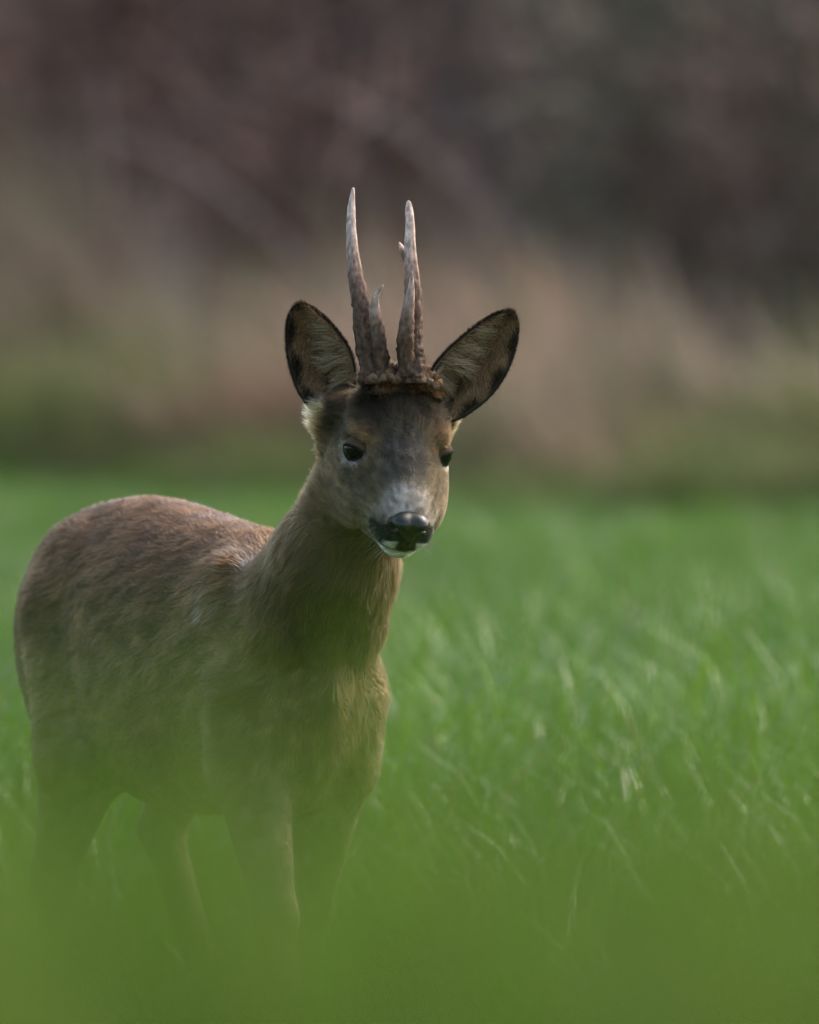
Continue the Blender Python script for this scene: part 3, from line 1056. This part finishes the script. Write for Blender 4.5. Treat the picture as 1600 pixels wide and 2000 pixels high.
def tube(path, radius, seg=14, closed=False, bump=None):
    """swept tube with rounded caps; bump(i_path, angle) multiplies the radius"""
    path = np.asarray(path, float)
    n = len(path)
    if closed:
        tan = unit(np.roll(path, -1, 0) - np.roll(path, 1, 0))
    else:
        tan = unit(np.gradient(path, axis=0))
    ref = np.array([0.0, -1.0, 0.0])
    if abs(tan[0] @ ref) > 0.9:
        ref = np.array([1.0, 0, 0])
    vs = []
    b = None
    for i in range(n):
        r0 = ref if b is None else b
        nn = unit(np.cross(tan[i], np.cross(r0, tan[i])))
        b = nn
        bb = np.cross(tan[i], nn)
        ang = np.linspace(0, 2 * math.pi, seg, endpoint=False)
        r = radius[i] * (np.ones(seg) if bump is None else bump(i, ang))
        vs.append(path[i] + nn * (np.cos(ang) * r)[:, None] + bb * (np.sin(ang) * r)[:, None])
    v = np.concatenate(vs)
    rows = n if closed else n - 1
    i = (np.arange(rows) * seg)[:, None] + np.arange(seg)[None]
    k = (np.arange(rows) * seg)[:, None] + ((np.arange(seg) + 1) % seg)[None]
    up = (((np.arange(rows) + 1) % n) * seg)[:, None]
    q = np.stack([i, k, up + (np.arange(seg) + 1) % seg, up + np.arange(seg)], -1).reshape(-1, 4)
    tris = None
    if not closed:
        c0, c1 = len(v), len(v) + 1
        v = np.concatenate([v, path[:1], path[-1:] + tan[-1:] * radius[-1] * 0.8])
        a = np.arange(seg)
        nx = (a + 1) % seg
        tris = np.concatenate([np.stack([np.full(seg, c0), nx, a], -1),
                               np.stack([np.full(seg, c1), (n - 1) * seg + a, (n - 1) * seg + nx], -1)])
    return v, q, tris


def resample(pts, n):
    pts = np.asarray(pts, float)
    t = np.concatenate([[0], np.cumsum(np.linalg.norm(np.diff(pts[:, :3], axis=0), axis=1))])
    u = np.linspace(0, t[-1], n)
    return np.stack([np.interp(u, *cr_table(t, pts[:, i], 400)) for i in range(pts.shape[1])], -1)


for g in (-1, 1):
    ec = head_pt(EYE_C[0], g * EYE_C[1], EYE_C[2])
    v, q = sphere(ec, (HF, HS, HU), (EYE_R,) * 3)
    eye = (mesh_object('eye', v, q, EYEM, deer))
    # lids: an almond ring lying on the ball
    look = unit(HF * 0.50 + HS * g * 0.85 + HU * 0.12)
    along = unit(HF - look * (HF @ look))
    upv = unit(np.cross(look, along))
    if upv @ HU < 0:
        upv = -upv
    along, upv = along * 0.90 + upv * 0.44, upv * 0.90 - along * 0.44
    ang = np.linspace(0, 2 * math.pi, 48, endpoint=False)
    ex = 0.0140 * np.cos(ang)
    ey = np.where(np.sin(ang) > 0, 0.0066, 0.0100) * np.sin(ang) * (1 - 0.15 * np.cos(ang) ** 2)
    depth = np.sqrt(np.clip((EYE_R + 0.0004) ** 2 - ex ** 2 - ey ** 2, 0, None))
    ring = ec + along * ex[:, None] + upv * ey[:, None] + look * depth[:, None]
    # upper lid: the part of the ball above the ring is covered
    lv, lq = sphere(ec, (HF, HS, HU), (EYE_R + 0.0007,) * 3, 64, 48)
    lc = (lv - ec)[lq].mean(1)
    la, lu = lc @ along, lc @ upv
    top = 0.0066 * np.sqrt(np.clip(1 - (la / 0.0145) ** 2, 0, 1))
    lt = np.tile(np.array([0.085, 0.052, 0.028]), (len(lv), 1))
    lu_v, la_v = (lv - ec) @ upv, (lv - ec) @ along
    lt = mix(lt, (0.012, 0.010, 0.009), sstep(0.0030, 0.0, lu_v - 0.0066 * np.sqrt(np.clip(1 - (la_v / 0.0145) ** 2, 0, 1))))
    (mesh_object('upper_eyelid', lv, lq[lu > top], LID, eye, lt))
    r = 0.0013 + 0.0004 * np.sin(ang)
    v, q, _ = tube(ring, r, 10, closed=True)
    tint = np.tile(np.array([0.009, 0.007, 0.006]), (len(v), 1))
    (mesh_object('eyelid', v, q, LID, eye, tint))


# antlers: main beam, front tine, rear tine, coronet
def antler(beam, front, rear, cor, label):
    def make(pts, n, seg, rough, seed, tip_pale):
        p = np.array([np.append(at(x, y, Y), w / 3750.0) for x, y, Y, w in pts])
        p = resample(p, n)
        lng = np.arange(n) / (n - 1)

        def bump(i, ang):
            k = rough * 1.5 * (1 - lng[i]) ** 1.2 + 0.02
            q = np.stack([np.cos(ang) * 3.2 + seed, np.sin(ang) * 3.2, np.full_like(ang, lng[i] * 16)], -1)
            ridge = noise(np.stack([np.cos(ang) * 3 + seed, np.sin(ang) * 3, np.full_like(ang, lng[i] * 2.5)], -1), 2.4, 5)
            pearl = np.clip(noise(np.stack([np.cos(ang) * 5 + seed, np.sin(ang) * 5, np.full_like(ang, lng[i] * 55)], -1), 1.3, seed + 9) - 0.58, 0, 1)
            return 1 + 0.9 * pearl * (1 - lng[i]) ** 1.0 * (rough > 0.2) + k * (noise(q, 1.5, seed) - 0.4) + k * 1.3 * (ridge - 0.5)
        v, q, t = tube(p[:, :3], p[:, 3], seg, bump=bump)
        tt = np.concatenate([np.repeat(lng, seg), [0, 1]])
        c = np.tile(np.array([0.110, 0.062, 0.035]), (len(v), 1))
        c = mix(c, (0.225, 0.135, 0.095), sstep(0.30, 0.65, tt))
        c = mix(c, (0.66, 0.475, 0.375), sstep(0.50, 0.92, tt) * tip_pale)
        c *= (0.35 + 1.3 * noise(v * np.array([1, 1, 0.35]), 420, seed))[:, None]
        c = mix(c, (0.06, 0.045, 0.03), sstep(0.5, 0.8, noise(v * np.array([1, 1, 0.3]), 420, seed + 3)) * sstep(0.7, 0.2, tt) * 0.7)
        return v, q, t, c
    v, q, t, c = make(beam, 130, 36, 0.42, 3, 1.0)
    root = (mesh_object('antler', v, q, HORN, deer, c, t))
    v, q, t, c = make(front, 50, 20, 0.34, 7, 0.6)
    (mesh_object('tine', v, q, HORN, root, c, t))
    if rear:
        v, q, t, c = make(rear, 20, 12, 0.1, 9, 1.2)
        (mesh_object('tine', v, q, HORN, root, c, t))
    # coronet: a knobbly ring round the foot of the beam
    ang = np.linspace(0, 2 * math.pi, 64, endpoint=False)
    ctr = head_pt(*cor)
    ax = unit(HU - 0.35 * HF + HS * 0.22 * np.sign(cor[1]))
    e1 = unit(HS - ax * (HS @ ax))
    e2 = np.cross(ax, e1)
    wob = 1 + 0.16 * (noise(np.stack([np.cos(ang) * 4, np.sin(ang) * 4, ang * 0], -1), 1.3, 12 + int(cor[1] > 0)) - 0.5)
    ring = ctr + (e1 * (np.cos(ang) * 0.0205 * wob)[:, None] + e2 * (np.sin(ang) * 0.0195 * wob)[:, None])
    ring += ax * (0.015 * (noise(np.stack([np.cos(ang) * 5, np.sin(ang) * 5, ang * 0], -1), 1.2, 22) - 0.5))[:, None]
    rr = 0.0036 + 0.0042 * (noise(np.stack([np.cos(ang) * 7, np.sin(ang) * 7, ang * 0], -1), 2.6, 31) - 0.3)
    v, q, _ = tube(ring, rr, 10, closed=True,
                   bump=lambda i, a: 1 + 0.9 * (noise(np.stack([np.full_like(a, i * 1.9), np.cos(a) * 2, np.sin(a) * 2], -1), 1.0, 17) - 0.5))
    c = np.array([0.165, 0.10, 0.058])[None] * (0.15 + 1.7 * noise(v, 420, 19))[:, None]
    (mesh_object('coronet', v, q, HORN, root, c))


antler([(733, 748, 0.005, 58), (731, 715, 0.004, 54), (724, 680, 0.006, 50), (716, 640, 0.010, 44), (706, 595, 0.016, 37),
        (696, 545, 0.024, 30), (689, 490, 0.032, 24), (686, 440, 0.038, 20), (687, 400, 0.042, 15), (690, 368, 0.044, 6)],
       [(742, 735, -0.004, 30), (742, 690, -0.008, 28), (737, 640, -0.012, 27), (732, 605, -0.016, 22), (734, 580, -0.020, 14), (748, 557, -0.023, 4)],
       None, (-0.046, -0.0215, 0.0720), None)
antler([(806, 748, 0.000, 58), (805, 715, 0.000, 53), (803, 680, 0.004, 44), (805, 630, 0.009, 38), (807, 580, 0.014, 33),
        (804, 530, 0.022, 28), (801, 480, 0.030, 24), (801, 435, 0.036, 19), (799, 405, 0.040, 15), (798, 394, 0.041, 9)],
       [(797, 735, -0.008, 34), (793, 690, -0.010, 34), (793, 645, -0.014, 30), (798, 600, -0.018, 24), (803, 560, -0.021, 14), (805, 531, -0.022, 4)],
       [(800, 520, 0.026, 16), (792, 500, 0.036, 15), (785, 484, 0.046, 12), (780, 474, 0.052, 4)], (-0.046, 0.0215, 0.0720), None)

EARFUR = material('ear_fur', rough=0.9, spec=0.08, translucent=0.2)
EAR = material('ear_skin', rough=0.8, spec=0.15, translucent=0.12)


def ear(left, right, Yb, Yt, outer_first, depth):
    """cupped leaf between two outline curves; outer_first: the first curve is the outer edge"""
    M, T = 44, 26
    Lc, Rc = resample(np.array(left, float), M), resample(np.array(right, float), M)
    v01 = np.linspace(0, 1, M)
    Yv = Yb + (Yt - Yb) * v01
    t = np.linspace(0, 1, T)
    dep = depth * np.clip(np.sin(math.pi * np.clip(0.25 + 0.75 * v01, 0, 1)) ** 0.75, 0, 1)
    Gr = np.zeros((M, T, 3))
    for i in range(M):
        a = at(*Lc[i], Yv[i] + (0.012 if outer_first else -0.004) * math.sin(math.pi * v01[i]))
        b = at(*Rc[i], Yv[i] + (-0.004 if outer_first else 0.012) * math.sin(math.pi * v01[i]))
        sect = (1 - np.abs(2 * t - 1) ** 2.0) * dep[i]
        Gr[i] = a + (b - a) * t[:, None] + np.array([0, 1.0, 0]) * sect[:, None]
    du = np.gradient(Gr, axis=0)
    dv = np.gradient(Gr, axis=1)
    n = unit(np.cross(dv, du))
    n = np.where((n[..., 1:2] > 0), -n, n)          # towards the lens: the inside
    back = Gr - n * 0.0026
    vv = np.concatenate([Gr.reshape(-1, 3), back.reshape(-1, 3)])
    i = (np.arange(M - 1)[:, None] * T + np.arange(T - 1)[None])
    q1 = np.stack([i, i + 1, i + T + 1, i + T], -1).reshape(-1, 4)
    q2 = q1[:, ::-1] + M * T
    edge = [k * T for k in range(M)] + [(M - 1) * T + k for k in range(1, T)] + [k * T + T - 1 for k in range(M - 2, -1, -1)] + [k for k in range(T - 2, -1, -1)]
    e = np.array(edge)
    e2 = np.roll(e, -1)
    q3 = np.stack([e, e2, e2 + M * T, e + M * T], -1)
    vg, tg = np.meshgrid(v01, t, indexing='ij')
    outer = tg if outer_first else 1 - tg          # 0 at the outer edge
    rim = np.maximum(np.maximum(sstep(0.15, 0.02, outer + 0.05 * np.sin(vg * 23)), sstep(0.94, 1.0, outer)), sstep(0.86, 0.97, vg))
    c = np.tile(np.array([0.40, 0.25, 0.135]), (M * T, 1))
    c = mix(c, (0.03, 0.022, 0.015), (np.exp(-((outer - 0.56 + 0.1 * np.sin(vg * 9)) / 0.13) ** 2) * sstep(0.75, 0.3, vg)).ravel() * 0.8)
    c = mix(c, (0.17, 0.135, 0.08), (np.exp(-((outer - 0.80) / 0.10) ** 2) * sstep(0.15, 0.35, vg) * sstep(0.8, 0.45, vg)).ravel() * 0.7)
    c = mix(c, (0.012, 0.010, 0.009), rim.ravel() * 0.95)
    cb = np.tile(np.array([0.055, 0.042, 0.030]), (M * T, 1))
    cb = mix(cb, (0.012, 0.010, 0.009), rim.ravel())
    o = (mesh_object('ear', vv, np.concatenate([q1, q2, q3]), EAR, deer, np.concatenate([c, cb])))
    # hair: lining, long pale fringe from the inner edge, dark rim
    P0, D0, L0, C0, N0 = [], [], [], [], []
    axis = unit(Gr[-1].mean(0) - Gr[0].mean(0))
    across = unit(Gr[M // 2, 0] - Gr[M // 2, -1]) * (1 if outer_first else -1)    # from inner towards outer edge

    def pick(n_, vlo, vhi, olo, ohi):
        vi = RNG.uniform(vlo, vhi, n_)
        oi = RNG.uniform(olo, ohi, n_)
        ti = oi if outer_first else 1 - oi
        ii = np.clip((vi * (M - 1)).astype(int), 0, M - 2)
        jj = np.clip((ti * (T - 1)).astype(int), 0, T - 2)
        fu = (vi * (M - 1) - ii)[:, None]
        fv = (ti * (T - 1) - jj)[:, None]
        p = (Gr[ii, jj] * (1 - fu) + Gr[ii + 1, jj] * fu) * (1 - fv) + (Gr[ii, jj + 1] * (1 - fu) + Gr[ii + 1, jj + 1] * fu) * fv
        idx = ii * T + jj
        return p, n[ii, jj], c[idx], cb[idx], vi, oi
    p, nn, cc, _, vi, oi = pick(14000, 0.02, 0.97, 0.03, 0.97)
    d = unit(axis * 0.8 + nn * 0.4 + across * (oi - 0.5)[:, None] * 0.6 + RNG.normal(0, 0.35, p.shape))
    P0.append(p); D0.append(d); L0.append(RNG.uniform(0.004, 0.011, len(p))); C0.append(cc * 1.2 * RNG.uniform(0.35, 1.8, (len(p), 1))); N0.append(nn)
    for (vc, vs, nfr, ln) in ((0.50, 0.09, 800, 0.025), (0.33, 0.07, 650, 0.027), (0.66, 0.10, 350, 0.014)):
        p, nn, cc, _, vi, oi = pick(nfr, max(0.02, vc - vs), vc + vs, 0.76, 0.97)
        clump = noise(np.stack([vi * 26, oi * 0, oi * 0], -1), 1.0, 3)
        d = unit(across * 0.9 + axis * (0.15 + 1.1 * (vi - vc) / vs * 0.4 + 0.6 * (clump - 0.5))[:, None] + nn * (0.45 + 0.8 * (clump - 0.5))[:, None] + RNG.normal(0, 0.22, p.shape))
        P0.append(p); D0.append(d); L0.append(RNG.uniform(0.25, 1.0, len(p)) * ln * (0.55 + 0.9 * clump))
        C0.append(np.array([0.50, 0.37, 0.22])[None] * RNG.uniform(0.3, 1.4, (len(p), 1))); N0.append(nn)
    # rim and back
    for (olo, ohi, vlo, vhi, m_) in ((0.0, 0.04, 0.05, 1.0, 2600), (0.96, 1.0, 0.0, 1.0, 2200), (0.0, 1.0, 0.96, 1.0, 900)):
        p, nn, cc, cbk, vi, oi = pick(m_, vlo, vhi, olo, ohi)
        outw = unit(across[None] * np.where(oi < 0.5, 1, -1)[:, None] + axis * (0.5 + 0.8 * vi)[:, None])
        if vlo > 0.9:
            outw = unit(axis[None] + across[None] * (1 - 2 * oi)[:, None])
        d = unit(outw * 0.8 - nn * 0.15 + RNG.normal(0, 0.25, p.shape))
        P0.append(p); D0.append(d); L0.append(RNG.uniform(0.0015, 0.0050, len(p)))
        C0.append(np.array([0.022, 0.016, 0.011])[None] * RNG.uniform(0.6, 1.6, (len(p), 1))); N0.append(nn)
    P0, D0, L0, C0, N0 = [np.concatenate(q) for q in (P0, D0, L0, C0, N0)]
    st = strands(P0, D0, N0, L0, curl=0.2)
    (hair('ear_hair', st, [0.00028, 0.00026, 0.0002, 0.00007], C0, EARFUR, o))


ear([(656, 814), (622, 803), (594, 778), (575, 738), (564, 690), (562, 650), (567, 620), (579, 602), (589, 598)],
    [(676, 800), (690, 762), (691, 718), (681, 682), (661, 653), (637, 626), (612, 606), (592, 598)],
    0.046, 0.058, True, 0.034)
ear([(858, 806), (842, 757), (843, 729), (866, 695), (900, 663), (940, 632), (974, 614), (994, 611)],
    [(864, 824), (890, 818), (926, 797), (960, 767), (986, 728), (1001, 690), (1008, 652), (1005, 624), (998, 611)],
    0.050, 0.070, False, 0.034)

# hooves, two cleaves each
for key, (pts, rs) in LEGS.items():
    a, s, z = pts[-1]
    for g in (-1, 1):
        base = body_pt(a + 0.022, s + g * 0.0095, 0.018)
        top = body_pt(a + 0.004, s + g * 0.0075, 0.046)
        toe = body_pt(a + 0.042, s + g * 0.0085, 0.008)
        pth = resample(np.array([np.append(top, 0.011), np.append(base, 0.0135), np.append(toe, 0.006)]), 10)
        v, q, t = tube(pth[:, :3], pth[:, 3], 12)
        v[:, 2] = np.maximum(v[:, 2], 0.001)
        (mesh_object('hoof', v, q, HOOF, deer, tris=t))

tree(1590, 38.5, 0.15, 7.0, 'dark tree trunk at the right edge behind the tan grass')


def whiskers():
    n = 46
    g = np.where(np.arange(n) % 2, 1, -1)
    f = RNG.uniform(0.085, 0.112, n)
    u = RNG.uniform(-0.062, -0.028, n)
    sd = g * (0.030 - 0.5 * (f - 0.085))
    P = HO + f[:, None] * HF + sd[:, None] * HS + u[:, None] * HU
    d = unit(HS * g[:, None] * 0.9 + HF * RNG.uniform(0.0, 0.8, (n, 1)) - HU * RNG.uniform(0.0, 0.9, (n, 1)))
    L = RNG.uniform(0.008, 0.022, n)
    t = np.linspace(0, 1, 5)
    p = P[:, None, :] + d[:, None, :] * (L[:, None] * t)[:, :, None]
    p[..., 2] -= 0.25 * L[:, None] * t ** 2
    hair('whiskers', p, [0.00022, 0.0002, 0.00017, 0.00012, 0.00005], np.full((n, 3), 0.22), EARFUR, deer)


whiskers()
